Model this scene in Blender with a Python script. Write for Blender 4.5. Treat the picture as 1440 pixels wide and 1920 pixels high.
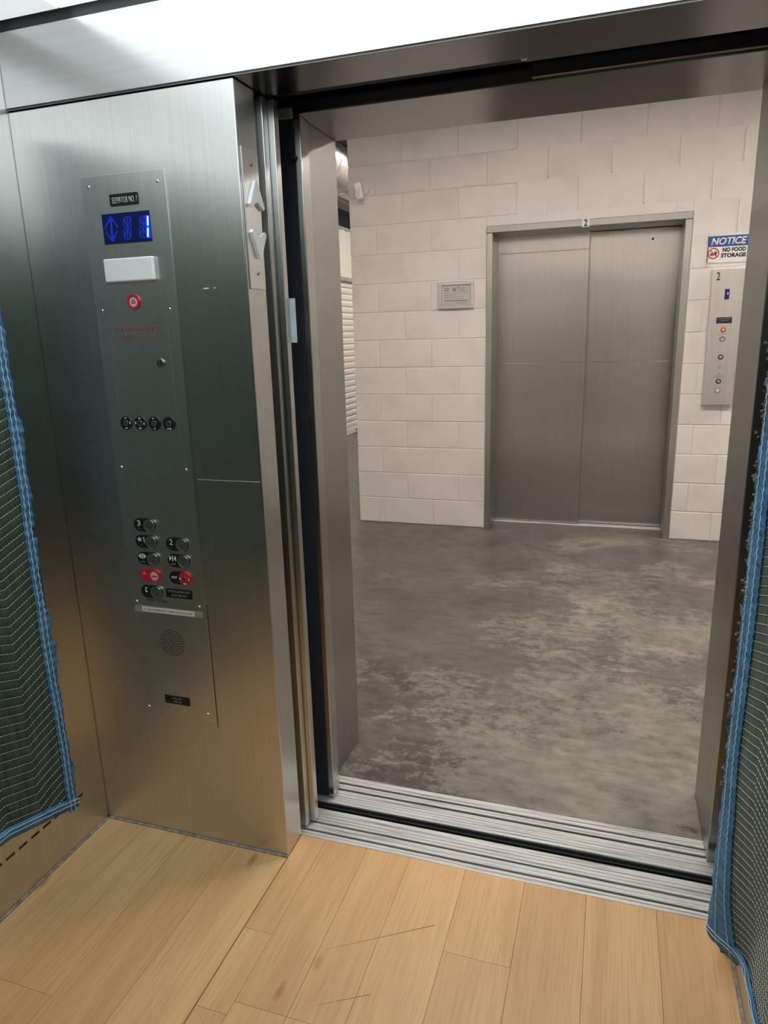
import bpy, bmesh, math, random
from mathutils import Matrix, Vector, noise
random.seed(7)
PI = math.pi
for o in list(bpy.data.objects): bpy.data.objects.remove(o, do_unlink=True)
S = bpy.context.scene
COL = S.collection

# ------------------------------------------------------------------ camera
cam_d = bpy.data.cameras.new('camera'); cam = bpy.data.objects.new('camera', cam_d); COL.objects.link(cam)
cam_d.sensor_fit = 'VERTICAL'; cam_d.sensor_height = 24.0; cam_d.lens = 1299.74/1920*24.0
cam_d.clip_start = 0.02; cam_d.clip_end = 60
rt = Vector((0.9507, 0.3091, -0.0264)); dn = Vector((0.0516, -0.2416, -0.9690)); fw = Vector((-0.3058, 0.9198, -0.2457))
m = Matrix((( rt.x, -dn.x, -fw.x, 1.9113), (rt.y, -dn.y, -fw.y, -5.1321), (rt.z, -dn.z, -fw.z, 1.4531), (0, 0, 0, 1)))
cam.matrix_world = m
S.camera = cam
# ------------------------------------------------------------------ world, exposure
w = bpy.data.worlds.new('world'); S.world = w; w.use_nodes = True
w.node_tree.nodes['Background'].inputs[0].default_value = (0.9, 0.95, 1.0, 1)
w.node_tree.nodes['Background'].inputs[1].default_value = 0.01
S.view_settings.view_transform = 'Standard'; S.view_settings.look = 'None'
S.view_settings.exposure = 0.0; S.view_settings.gamma = 1.0; S.view_settings.use_curve_mapping = False
S.cycles.use_denoising = True
S.cycles.max_bounces = 7; S.cycles.diffuse_bounces = 4; S.cycles.glossy_bounces = 4; S.cycles.use_light_tree = False; S.cycles.use_adaptive_sampling = True; S.cycles.adaptive_threshold = 0.05
S.cycles.sample_clamp_indirect = 6.0; S.cycles.caustics_reflective = True; S.cycles.blur_glossy = 0.3
# lamp strengths (the lamps themselves are built with their fixtures)
CAR_CEILING = 1.95; CAR_TINT = (0.88, 0.97, 1.0)
HALL_LAMP = 60.0; HALL_TINT = (1.0, 0.925, 0.85)
CORR_LAMP = 70.0

# ------------------------------------------------------------------ materials
def nt(name):
    mt = bpy.data.materials.new(name); mt.use_nodes = True; mt.cycles.emission_sampling = 'AUTO' if 'diffuser' in name else 'NONE'
    t = mt.node_tree; b = t.nodes['Principled BSDF']
    return mt, t, b
def N(t, typ, **kw):
    n = t.nodes.new(typ)
    for k, v in kw.items():
        if k.startswith('_'): setattr(n, k[1:], v)
        else:
            n.inputs[k.replace('__', ' ')].default_value = v
    return n
def L(t, a, ao, b, bi): t.links.new(a.outputs[ao], b.inputs[bi])
def ramp(t, stops, interp='LINEAR'):
    r = t.nodes.new('ShaderNodeValToRGB'); r.color_ramp.interpolation = interp
    els = r.color_ramp.elements
    while len(els) > 1: els.remove(els[-1])
    els[0].position, c = stops[0][0], stops[0][1]; els[0].color = (*c, 1) if len(c) == 3 else c
    for p, c in stops[1:]:
        e = els.new(p); e.color = (*c, 1) if len(c) == 3 else c
    return r
def coords(t, kind='Object', scale=(1, 1, 1), rnd=0.0):
    tc = t.nodes.new('ShaderNodeTexCoord'); mp = t.nodes.new('ShaderNodeMapping')
    mp.inputs['Scale'].default_value = scale
    L(t, tc, kind, mp, 'Vector')
    if rnd:
        oi = t.nodes.new('ShaderNodeObjectInfo'); mu = N(t, 'ShaderNodeMath', _operation='MULTIPLY'); mu.inputs[1].default_value = rnd
        L(t, oi, 'Random', mu, 0); L(t, mu, 0, mp, 'Location')
    return mp
def plain(name, col, rough=0.5, metal=0.0, var=0.06, vs=30.0, emit=None, es=0.0, spec=0.5):
    mt, t, b = nt(name)
    mp = coords(t); nz = N(t, 'ShaderNodeTexNoise', Scale=vs, Detail=3.0)
    L(t, mp, 0, nz, 'Vector')
    lo = tuple(max(0, c*(1-var)) for c in col); hi = tuple(min(1, c*(1+var)) for c in col)
    r = ramp(t, [(0.3, lo), (0.7, hi)]); L(t, nz, 0, r, 0); L(t, r, 0, b, 'Base Color')
    b.inputs['Roughness'].default_value = rough; b.inputs['Metallic'].default_value = metal
    b.inputs['Specular IOR Level'].default_value = spec
    if emit:
        b.inputs['Emission Color'].default_value = (*emit, 1); b.inputs['Emission Strength'].default_value = es
    return mt
def emitter(name, col, es):
    mt, t, b = nt(name)
    b.inputs['Base Color'].default_value = (0.8, 0.8, 0.8, 1)
    b.inputs['Emission Color'].default_value = (*col, 1); b.inputs['Emission Strength'].default_value = es
    return mt
def steel(name, col=(0.63, 0.63, 0.615), rough=0.285, aniso=0.92, smudge=0.025, wob=0.010, wobscale=1.6, horiz=False, gs=150):
    """brushed stainless: grain lines, smudges in the gloss, slightly wavy sheet"""
    mt, t, b = nt(name)
    mp = coords(t, scale=(1, 1, 1))
    # fine grain
    mg = coords(t, scale=(gs, gs, gs*0.02) if not horiz else (gs*0.02, gs*0.02, gs))
    g = N(t, 'ShaderNodeTexNoise', Scale=1.0, Detail=2.0); L(t, mg, 0, g, 'Vector')
    cr = ramp(t, [(0.25, tuple(c*0.95 for c in col)), (0.75, tuple(c*1.04 for c in col))]); L(t, g, 0, cr, 0)
    L(t, cr, 0, b, 'Base Color')
    sm = N(t, 'ShaderNodeTexNoise', Scale=6.0, Detail=2.0, Roughness=0.5); L(t, mp, 0, sm, 'Vector')
    mr = N(t, 'ShaderNodeMapRange'); mr.inputs[1].default_value = 0.2; mr.inputs[2].default_value = 0.8
    mr.inputs[3].default_value = rough; mr.inputs[4].default_value = rough+smudge
    L(t, sm, 0, mr, 0); L(t, mr, 0, b, 'Roughness')
    b.inputs['Metallic'].default_value = 1.0; b.inputs['Anisotropic'].default_value = aniso
    geo = t.nodes.new('ShaderNodeNewGeometry'); cx = N(t, 'ShaderNodeVectorMath', _operation='CROSS_PRODUCT')
    cx.inputs[1].default_value = (0, 0, 1); L(t, geo, 'Normal', cx, 0)
    ad = N(t, 'ShaderNodeVectorMath', _operation='ADD'); ad.inputs[1].default_value = (0.001, 0.0007, 0); L(t, cx, 0, ad, 0)
    nm = N(t, 'ShaderNodeVectorMath', _operation='NORMALIZE'); L(t, ad, 0, nm, 0); L(t, nm, 0, b, 'Tangent')
    wz = N(t, 'ShaderNodeTexNoise', Scale=wobscale, Detail=1.0); L(t, mp, 0, wz, 'Vector')
    bp = N(t, 'ShaderNodeBump', Strength=1.0, Distance=wob); L(t, wz, 0, bp, 'Height'); L(t, bp, 0, b, 'Normal')
    return mt
M_STEEL = steel('brushed_steel')
M_STEEL_DOOR = steel('door_steel', col=(0.56, 0.55, 0.53), rough=0.285, aniso=0.92, smudge=0.015, wob=0.006, gs=130)
M_STEEL_JAMB = steel('jamb_steel', col=(0.46, 0.45, 0.44), rough=0.285, aniso=0.85, smudge=0.015, wob=0.006, gs=130)
M_STEEL_PLATE = steel('faceplate_steel', col=(0.66, 0.66, 0.65), rough=0.32, aniso=0.7, smudge=0.03, wob=0.0)
M_STEEL_HALL = steel('hall_panel_steel', col=(0.70, 0.68, 0.66), rough=0.42, aniso=0.5, smudge=0.02, wob=0.0, gs=50)
M_STEEL_HEAD = steel('header_steel', col=(0.56, 0.56, 0.56), rough=0.21, aniso=0.5, smudge=0.02, wob=0.006, horiz=True, gs=60)
M_SOFFIT = steel('dark_soffit_steel', col=(0.20, 0.19, 0.19), rough=0.22, aniso=0.4, smudge=0.02, wob=0.006, horiz=True, gs=60)  # darker steel colour for the header undersides and track covers
M_CHROME = plain('chrome', (0.75, 0.75, 0.75), 0.18, 1.0)
M_BUTTON = plain('button_steel', (0.42, 0.43, 0.43), 0.28, 1.0)
M_BLACK = plain('black_plastic', (0.012, 0.013, 0.015), 0.35)
M_GROOVE = plain('groove_dark', (0.03, 0.03, 0.028), 0.8)
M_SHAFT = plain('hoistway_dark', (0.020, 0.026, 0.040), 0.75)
M_RED = plain('red_plastic', (0.55, 0.02, 0.035), 0.35)
M_REDINK = plain('red_ink', (0.32, 0.03, 0.05), 0.6)
M_WHITE = plain('white_plastic', (0.94, 0.95, 0.96), 0.3, var=0.01)
M_WHITEINK = plain('white_ink', (0.75, 0.76, 0.76), 0.6, var=0.02)
M_GREYINK = plain('grey_ink', (0.25, 0.25, 0.25), 0.6, var=0.02)
M_DARKINK = plain('dark_ink', (0.02, 0.018, 0.016), 0.6)
M_BLUEPRINT = plain('blue_print', (0.025, 0.07, 0.26), 0.5)
M_PAPER = plain('paper', (0.78, 0.78, 0.77), 0.6, var=0.02)
M_TAPE = plain('grey_tape', (0.26, 0.28, 0.27), 0.45)
M_SCREEN = plain('display_dark', (0.006, 0.008, 0.05), 0.22, emit=(0.0, 0.01, 0.12), es=0.25)
M_SEGDIM = plain('segment_dim', (0.01, 0.02, 0.2), 0.4, emit=(0.005, 0.03, 0.6), es=0.5)
M_SEGGLOW = plain('segment_glow', (0.01, 0.02, 0.3), 0.4, emit=(0.0, 0.02, 1.0), es=0.8)
M_SEGLIT = emitter('segment_lit', (0.12, 0.62, 1.0), 1.6)
M_RUBBER = plain('rubber_black', (0.01, 0.01, 0.011), 0.7)
M_CEILW = emitter('dim_diffuser_edge', CAR_TINT, CAR_CEILING*0.38)
M_CEIL = emitter('light_diffuser', CAR_TINT, CAR_CEILING)

def m_wood():
    mt, t, b = nt('oak_vinyl')
    mp = coords(t, scale=(1, 1, 1), rnd=13.0)
    big = N(t, 'ShaderNodeMapping'); big.inputs['Scale'].default_value = (9, 0.9, 1); L(t, mp, 0, big, 'Vector')
    n1 = N(t, 'ShaderNodeTexNoise', Scale=1.0, Detail=4.0, Roughness=0.55, Distortion=0.7); L(t, big, 0, n1, 'Vector')
    fin = N(t, 'ShaderNodeMapping'); fin.inputs['Scale'].default_value = (230, 7, 1); L(t, mp, 0, fin, 'Vector')
    n2 = N(t, 'ShaderNodeTexNoise', Scale=1.0, Detail=3.0, Roughness=0.6); L(t, fin, 0, n2, 'Vector')
    r1 = ramp(t, [(0.25, (0.51, 0.297, 0.130)), (0.5, (0.60, 0.366, 0.165)), (0.75, (0.675, 0.436, 0.208))]); L(t, n1, 0, r1, 0)
    r2 = ramp(t, [(0.30, (0.80, 0.76, 0.70)), (0.55, (1, 1, 1))]); L(t, n2, 0, r2, 0)
    mx = N(t, 'ShaderNodeMixRGB', _blend_type='MULTIPLY'); mx.inputs[0].default_value = 0.75; L(t, r1, 0, mx, 1); L(t, r2, 0, mx, 2)
    # knots
    kn = N(t, 'ShaderNodeMapping'); kn.inputs['Scale'].default_value = (10, 4, 1); L(t, mp, 0, kn, 'Vector')
    vo = N(t, 'ShaderNodeTexVoronoi', Scale=0.8); L(t, kn, 0, vo, 'Vector')
    rk = ramp(t, [(0.0, (0.45, 0.33, 0.22)), (0.055, (0.72, 0.60, 0.48)), (0.11, (1, 1, 1))]); L(t, vo, 'Distance', rk, 0)
    m2 = N(t, 'ShaderNodeMixRGB', _blend_type='MULTIPLY'); m2.inputs[0].default_value = 0.8; L(t, mx, 0, m2, 1); L(t, rk, 0, m2, 2)
    oi = t.nodes.new('ShaderNodeObjectInfo')
    rr = ramp(t, [(0, (0.95, 0.935, 0.91)), (1, (1.03, 1.025, 1.02))]); L(t, oi, 'Random', rr, 0)
    m3 = N(t, 'ShaderNodeMixRGB', _blend_type='MULTIPLY'); m3.inputs[0].default_value = 1.0; L(t, m2, 0, m3, 1); L(t, rr, 0, m3, 2)
    L(t, m3, 0, b, 'Base Color')
    b.inputs['Roughness'].default_value = 0.48
    bp = N(t, 'ShaderNodeBump', Strength=0.25, Distance=0.0008); L(t, n2, 0, bp, 'Height'); L(t, bp, 0, b, 'Normal')
    return mt
M_WOOD = m_wood()

def m_concrete():
    mt, t, b = nt('worn_concrete')
    mp = coords(t)
    st = N(t, 'ShaderNodeMapping'); st.inputs['Scale'].default_value = (1.0, 1.25, 1); L(t, mp, 0, st, 'Vector')
    big = N(t, 'ShaderNodeTexNoise', Scale=1.7, Detail=6.0, Roughness=0.6); L(t, st, 0, big, 'Vector')
    fine = N(t, 'ShaderNodeTexNoise', Scale=18.0, Detail=9.0, Roughness=0.78); L(t, st, 0, fine, 'Vector')
    sp = t.nodes.new('ShaderNodeSeparateXYZ'); L(t, mp, 0, sp, 0)
    # traffic wear towards the lift doorway (its own worn area on the coating)
    my = N(t, 'ShaderNodeMapRange'); my.inputs[1].default_value = -0.8; my.inputs[2].default_value = -2.9; my.inputs[3].default_value = -0.075; my.inputs[4].default_value = 0.085
    L(t, sp, 'Y', my, 0)
    mx_ = N(t, 'ShaderNodeMapRange'); mx_.inputs[1].default_value = 1.25; mx_.inputs[2].default_value = 1.75; mx_.inputs[3].default_value = -0.13; mx_.inputs[4].default_value = 0.03
    L(t, sp, 'X', mx_, 0)
    a1 = N(t, 'ShaderNodeMath', _operation='ADD'); L(t, my, 0, a1, 0); L(t, mx_, 0, a1, 1)
    f1 = N(t, 'ShaderNodeMath', _operation='MULTIPLY_ADD'); L(t, big, 0, f1, 0); f1.inputs[1].default_value = 1.0; L(t, a1, 0, f1, 2)
    f2 = N(t, 'ShaderNodeMath', _operation='SUBTRACT'); L(t, fine, 0, f2, 0); f2.inputs[1].default_value = 0.5
    f3 = N(t, 'ShaderNodeMath', _operation='MULTIPLY_ADD'); L(t, f2, 0, f3, 0); f3.inputs[1].default_value = 0.95; L(t, f1, 0, f3, 2)
    wear = ramp(t, [(0.47, (0, 0, 0)), (0.535, (0.75, 0.75, 0.75)), (0.66, (1, 1, 1))]); L(t, f3, 0, wear, 0)
    n3 = N(t, 'ShaderNodeTexNoise', Scale=3.0, Detail=4.0); L(t, mp, 0, n3, 'Vector')
    lightc = ramp(t, [(0.35, (0.165, 0.152, 0.128)), (0.65, (0.225, 0.203, 0.160))]); L(t, n3, 0, lightc, 0)
    darkc = ramp(t, [(0.35, (0.082, 0.072, 0.065)), (0.65, (0.122, 0.109, 0.098))]); L(t, n3, 0, darkc, 0)
    mx = t.nodes.new('ShaderNodeMixRGB'); L(t, wear, 0, mx, 0); L(t, darkc, 0, mx, 1); L(t, lightc, 0, mx, 2)
    # fine streaks
    stk = N(t, 'ShaderNodeMapping'); stk.inputs['Scale'].default_value = (9, 26, 1); L(t, mp, 0, stk, 'Vector')
    sn = N(t, 'ShaderNodeTexNoise', Scale=1.0, Detail=5.0); L(t, stk, 0, sn, 'Vector')
    sr = ramp(t, [(0.35, (0.85, 0.85, 0.85)), (0.65, (1.1, 1.1, 1.1))]); L(t, sn, 0, sr, 0)
    m2 = N(t, 'ShaderNodeMixRGB', _blend_type='MULTIPLY'); m2.inputs[0].default_value = 1.0; L(t, mx, 0, m2, 1); L(t, sr, 0, m2, 2)
    mo = N(t, 'ShaderNodeTexNoise', Scale=9.0, Detail=9.0, Roughness=0.72); L(t, st, 0, mo, 'Vector')
    mor = ramp(t, [(0.36, (0.74, 0.735, 0.73)), (0.50, (1.0, 1.0, 1.0)), (0.66, (1.18, 1.165, 1.13))]); L(t, mo, 0, mor, 0)
    m4 = N(t, 'ShaderNodeMixRGB', _blend_type='MULTIPLY'); m4.inputs[0].default_value = 1.0; L(t, m2, 0, m4, 1); L(t, mor, 0, m4, 2)
    L(t, m4, 0, b, 'Base Color')
    rg = ramp(t, [(0, (0.30,)*3), (1, (0.55,)*3)]); L(t, wear, 0, rg, 0); L(t, rg, 0, b, 'Roughness'); b.inputs['Specular IOR Level'].default_value = 0.35
    bp = N(t, 'ShaderNodeBump', Strength=0.3, Distance=0.002); L(t, f3, 0, bp, 'Height'); L(t, bp, 0, b, 'Normal')
    return mt
M_CONC = m_concrete()

def m_block():
    mt, t, b = nt('painted_block')
    mp = coords(t, rnd=31.0)
    n1 = N(t, 'ShaderNodeTexNoise', Scale=4.0, Detail=5.0); L(t, mp, 0, n1, 'Vector')
    n2 = N(t, 'ShaderNodeTexNoise', Scale=140.0, Detail=3.0); L(t, mp, 0, n2, 'Vector')
    r = ramp(t, [(0.28, (0.66, 0.62, 0.575)), (0.5, (0.74, 0.70, 0.655)), (0.8, (0.77, 0.735, 0.69))]); L(t, n1, 0, r, 0)
    L(t, r, 0, b, 'Base Color'); b.inputs['Roughness'].default_value = 0.42
    bp = N(t, 'ShaderNodeBump', Strength=0.35, Distance=0.002); L(t, n2, 0, bp, 'Height'); L(t, bp, 0, b, 'Normal')
    return mt
M_BLOCK = m_block()
M_PAINT = plain('white_wall_paint', (0.72, 0.69, 0.65), 0.5, var=0.03, vs=4)
M_MORTAR = plain('painted_mortar', (0.70, 0.665, 0.62), 0.55, var=0.03)

def m_quilt():
    mt, t, b = nt('green_quilt_fabric')
    mp = coords(t)
    sm = N(t, 'ShaderNodeMapping'); sm.inputs['Scale'].default_value = (90, 90, 12); L(t, mp, 0, sm, 'Vector')
    n1 = N(t, 'ShaderNodeTexNoise', Scale=1.0, Detail=4.0); L(t, sm, 0, n1, 'Vector')
    r = ramp(t, [(0.3, (0.020, 0.040, 0.025)), (0.7, (0.055, 0.092, 0.060))]); L(t, n1, 0, r, 0); L(t, r, 0, b, 'Base Color')
    b.inputs['Roughness'].default_value = 0.75; b.inputs['Sheen Weight'].default_value = 0.15
    wv = N(t, 'ShaderNodeTexNoise', Scale=700.0, Detail=1.0); L(t, mp, 0, wv, 'Vector')
    ad = N(t, 'ShaderNodeMath', _operation='MULTIPLY_ADD'); L(t, wv, 0, ad, 0); ad.inputs[1].default_value = 0.2; L(t, n1, 0, ad, 2)
    bp = N(t, 'ShaderNodeBump', Strength=0.5, Distance=0.003); L(t, ad, 0, bp, 'Height'); L(t, bp, 0, b, 'Normal')
    return mt
M_QUILT = m_quilt()
def m_binding():
    mt, t, b = nt('blue_binding_fabric')
    mp = coords(t)
    sm = N(t, 'ShaderNodeMapping'); sm.inputs['Scale'].default_value = (20, 20, 60); L(t, mp, 0, sm, 'Vector')
    n1 = N(t, 'ShaderNodeTexNoise', Scale=1.0, Detail=4.0); L(t, sm, 0, n1, 'Vector')
    r = ramp(t, [(0.3, (0.035, 0.14, 0.29)), (0.7, (0.10, 0.28, 0.49))]); L(t, n1, 0, r, 0); L(t, r, 0, b, 'Base Color')
    b.inputs['Roughness'].default_value = 0.7
    bp = N(t, 'ShaderNodeBump', Strength=0.7, Distance=0.004); L(t, n1, 0, bp, 'Height'); L(t, bp, 0, b, 'Normal')
    return mt
M_BIND = m_binding()
M_THREAD = plain('white_thread', (0.45, 0.50, 0.44), 0.7, var=0.05)
M_THREADB = plain('pale_blue_thread', (0.55, 0.72, 0.85), 0.7, var=0.05)
M_BATT = plain('grey_batting', (0.15, 0.14, 0.135), 0.9, var=0.5, vs=160)
def m_alu():
    mt, t, b = nt('worn_aluminium')
    mp = coords(t, scale=(3, 120, 120))
    n1 = N(t, 'ShaderNodeTexNoise', Scale=1.0, Detail=5.0, Roughness=0.7); L(t, mp, 0, n1, 'Vector')
    r = ramp(t, [(0.34, (0.20, 0.195, 0.18)), (0.46, (0.53, 0.525, 0.505)), (0.68, (0.72, 0.715, 0.695))]); L(t, n1, 0, r, 0); L(t, r, 0, b, 'Base Color')
    b.inputs['Metallic'].default_value = 0.35; b.inputs['Roughness'].default_value = 0.42
    return mt
M_ALU = m_alu()
M_GROOVEALU = plain('sill_groove', (0.06, 0.062, 0.058), 0.6, 0.3)
M_CAULK = plain('caulk_grey', (0.27, 0.24, 0.19), 0.9, var=0.4, vs=60, spec=0.1)
M_ROLL = plain('white_slat_paint', (0.82, 0.80, 0.74), 0.4, var=0.03)
M_GALV = plain('galvanised', (0.62, 0.61, 0.58), 0.38, 0.85, var=0.15, vs=9)
M_BROWN = plain('brown_deck', (0.10, 0.05, 0.045), 0.7, var=0.2, vs=6)
M_BEAM = plain('beam_grey', (0.35, 0.33, 0.31), 0.5)
M_HLAMP = emitter('hall_diffuser', HALL_TINT, HALL_LAMP)
M_HLAMP2 = emitter('long_strip_diffuser', HALL_TINT, HALL_LAMP*0.52)
M_CLAMP = emitter('corridor_diffuser', HALL_TINT, CORR_LAMP)

# ------------------------------------------------------------------ geometry helpers
class MB:
    """collects shapes; build() links them as ONE mesh object"""
    def __init__(s): s.bm = bmesh.new()
    def box(s, x0, x1, y0, y1, z0, z1, bev=0.0, seg=1):
        r = bmesh.ops.create_cube(s.bm, size=1.0); vs = r['verts']
        for v in vs: v.co = Vector(((x0+x1)/2+v.co.x*(x1-x0), (y0+y1)/2+v.co.y*(y1-y0), (z0+z1)/2+v.co.z*(z1-z0)))
        if bev:
            es = list({e for v in vs for e in v.link_edges})
            bmesh.ops.bevel(s.bm, geom=es, offset=bev, segments=seg, affect='EDGES', profile=0.5)
        return s
    def cyl(s, c, axis, r, d, n=24, r2=None, bev=0.0):
        """disc/cone; c centre of the cylinder, axis 'x','y','z'"""
        mt = {'z': Matrix(), 'y': Matrix.Rotation(PI/2, 4, 'X'), 'x': Matrix.Rotation(PI/2, 4, 'Y')}[axis]
        k = bmesh.ops.create_cone(s.bm, cap_ends=True, segments=n, radius1=r, radius2=r if r2 is None else r2, depth=d, matrix=Matrix.Translation(c) @ mt)
        if bev:
            es = [e for e in {e for v in k['verts'] for e in v.link_edges} if any(len(f.verts) > 4 for f in e.link_faces)]
            bmesh.ops.bevel(s.bm, geom=es, offset=bev, segments=2, affect='EDGES', profile=0.5)
        return s
    def poly(s, pts, d):
        """planar polygon pts (3D) extruded by vector d"""
        d = Vector(d); a = [s.bm.verts.new(p) for p in pts]; b = [s.bm.verts.new(Vector(p)+d) for p in pts]
        n = len(a); s.bm.faces.new(a); s.bm.faces.new(b[::-1])
        for i in range(n): s.bm.faces.new((a[i], b[i], b[(i+1) % n], a[(i+1) % n]))
        return s
    def ring(s, c, axis, r0, r1, d, n=32):
        """flat annulus with thickness d along axis"""
        ax = {'x': 0, 'y': 1, 'z': 2}[axis]; o = [i for i in range(3) if i != ax]
        V = []
        for k in range(n):
            a = 2*PI*k/n; row = []
            for r, h in ((r0, -d/2), (r1, -d/2), (r1, d/2), (r0, d/2)):
                p = [0, 0, 0]; p[ax] = c[ax]+h; p[o[0]] = c[o[0]]+r*math.cos(a); p[o[1]] = c[o[1]]+r*math.sin(a)
                row.append(s.bm.verts.new(p))
            V.append(row)
        for k in range(n):
            A, B = V[k], V[(k+1) % n]
            for j in range(4): s.bm.faces.new((A[j], A[(j+1) % 4], B[(j+1) % 4], B[j]))
        return s
    def tube(s, pts, r, n=6, caps=True):
        rings = []
        for i, p in enumerate(pts):
            p = Vector(p); a = Vector(pts[max(0, i-1)]); b = Vector(pts[min(len(pts)-1, i+1)])
            d = (b-a).normalized(); u = d.orthogonal().normalized() if i == 0 else (u - d*u.dot(d)).normalized()
            vv = d.cross(u)
            rr = r[i] if isinstance(r, (list, tuple)) else r
            rings.append([s.bm.verts.new(p+(u*math.cos(2*PI*k/n)+vv*math.sin(2*PI*k/n))*rr) for k in range(n)])
        for A, B in zip(rings, rings[1:]):
            for k in range(n): s.bm.faces.new((A[k], A[(k+1) % n], B[(k+1) % n], B[k]))
        if caps: s.bm.faces.new(rings[0][::-1]); s.bm.faces.new(rings[-1])
        return s
    def grid(s, rows, closed=False):
        V = [[s.bm.verts.new(p) for p in r] for r in rows]
        for A, B in zip(V, V[1:]):
            for k in range(len(A)-1): s.bm.faces.new((A[k], A[k+1], B[k+1], B[k]))
        return s
    def build(s, name, mat, parent=None, smooth=False, solid=0.0):
        bm = s.bm
        bmesh.ops.recalc_face_normals(bm, faces=bm.faces)
        off = base_of(parent)
        if off.length: bmesh.ops.translate(bm, verts=bm.verts, vec=-off)
        me = bpy.data.meshes.new(name); bm.to_mesh(me); bm.free()
        me.materials.append(mat)
        if smooth:
            for p in me.polygons: p.use_smooth = True
        o = bpy.data.objects.new(name, me); COL.objects.link(o)
        if parent: o.parent = parent
        if solid:
            md = o.modifiers.new('thickness', 'SOLIDIFY'); md.thickness = solid; md.offset = -1
        return o
def base_of(o):
    v = Vector((0, 0, 0))
    while o is not None: v = v + Vector(o.location); o = o.parent
    return v
def tag(o, label=None, cat=None, group=None, kind=None):
    if label: o['label'] = label
    if cat: o['category'] = cat
    if group: o['group'] = group
    if kind: o['kind'] = kind
    return o
def thing(name, label, cat, loc, kind=None, group=None):
    o = bpy.data.objects.new(name, None); COL.objects.link(o); o.location = loc
    o.empty_display_size = 0.1
    return tag(o, label, cat, group, kind)
def text(name, body, mat, parent, cx, cz, y, w_, h_, bold=0.0, shear=0.0, spacing=1.0, depth=0.0006, line=1.0, axis='y'):
    """lettering on a face that looks towards -Y, fitted into width w_ and height h_ around (cx, cz)"""
    cu = bpy.data.curves.new(name, 'FONT'); cu.body = body; cu.size = 1.0; cu.align_x = 'CENTER'
    cu.offset = bold; cu.shear = shear; cu.space_character = spacing; cu.space_line = line; cu.resolution_u = 3
    ob = bpy.data.objects.new('tmp', cu); COL.objects.link(ob)
    dg = bpy.context.evaluated_depsgraph_get(); dg.update()
    me = bpy.data.meshes.new_from_object(ob.evaluated_get(dg))
    bpy.data.objects.remove(ob, do_unlink=True); bpy.data.curves.remove(cu)
    xs = [v.co.x for v in me.vertices]; ys = [v.co.y for v in me.vertices]
    x0, x1, y0, y1 = min(xs), max(xs), min(ys), max(ys)
    off = base_of(parent)
    sx = w_/(x1-x0); sy = h_/(y1-y0)
    bm = bmesh.new(); bm.from_mesh(me); bpy.data.meshes.remove(me)
    for v in bm.verts:
        v.co = Vector((cx+(v.co.x-(x0+x1)/2)*sx, y, cz+(v.co.y-(y0+y1)/2)*sy))-off
    r = bmesh.ops.extrude_face_region(bm, geom=list(bm.faces))
    for v in r['geom']:
        if isinstance(v, bmesh.types.BMVert): v.co.y -= depth
    bmesh.ops.recalc_face_normals(bm, faces=bm.faces)
    me = bpy.data.meshes.new(name); bm.to_mesh(me); bm.free(); me.materials.append(mat)
    o = bpy.data.objects.new(name, me); COL.objects.link(o); o.parent = parent
    return o
def rrect(x0, x1, z0, z1, y, r, n=5):
    """rounded rectangle in an XZ plane"""
    out = []
    for cx, cz, a0 in ((x1-r, z1-r, 0), (x0+r, z1-r, 90), (x0+r, z0+r, 180), (x1-r, z0+r, 270)):
        for k in range(n+1):
            a = math.radians(a0+90*k/n); out.append((cx+r*math.cos(a), y, cz+r*math.sin(a)))
    return out

# ================================================================== dimensions
XL, XR = 0.459, 2.250            # car side walls
YP = -3.612                      # face of the front return panel
YREAR = -5.98
XO0, XO1 = 1.085, 2.226          # clear opening
ZT = 2.013                       # underside of car transom
ZH = 2.025                       # underside of hall header
ZC = 2.200                       # car ceiling
HZ = 4.1                         # hall deck

# ================================================================== structure: the lift car
fl = tag(MB().box(XL-0.02, XR+0.02, YREAR-0.02, -3.517, -0.03, -0.006).build('floor', M_GROOVE), 'pale oak vinyl plank floor of the lift car', 'floor', kind='structure')
seams = [XL+0.004, 0.600, 0.752, 0.918, 1.083, 1.165, 1.295, 1.425, 1.587, 1.750, 1.912, 2.085, XR-0.004]
ends = {0: [-5.0], 1: [-4.168, -5.4], 2: [-4.9], 3: [-4.45, -5.6], 4: [-3.870, -4.092, -5.3], 5: [-4.058, -5.1], 6: [-4.058, -5.2], 7: [-4.7], 8: [-3.795, -5.0], 9: [-4.55], 10: [-4.3, -5.5], 11: [-4.85]}
for i in range(12):
    a, b = seams[i]+0.00035, seams[i+1]-0.00035
    yf = YP+0.004 if b < XO0+0.01 else -3.518
    if i == 4: a = XO0+0.0005; yf = -3.518
    notch = i == 11
    ys = [yf]+ends[i]+[YREAR]
    for k in range(len(ys)-1):
        if notch and k == 0:
            o = MB().poly([(a, ys[1]+0.0004, -0.0055), (b, ys[1]+0.0004, -0.0055), (b, -3.609, -0.0055), (2.2245, -3.609, -0.0055), (2.2245, yf, -0.0055), (a, yf, -0.0055)], (0, 0, 0.0055))
        else:
            o = MB().box(a, b, ys[k+1]+0.0003, ys[k]-0.0003, -0.0055, 0.0, bev=0.0003)
        pl = bpy.data.objects.new('tmp', None); pl.location = ((a+b)/2, (ys[k]+ys[k+1])/2, 0)
        ob = o.build('plank', M_WOOD, None)
        # local origin in the plank's middle so that the grain runs on its own
        for v in ob.data.vertices: v.co -= pl.location
        ob.location = pl.location; ob.parent = fl
        bpy.data.objects.remove(pl)
# slip of plank between return panel and sill
o = MB().box(1.0835, 1.0846, -3.61, -3.52, -0.005, -0.0005).build('caulk', M_CAULK, fl)
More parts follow.
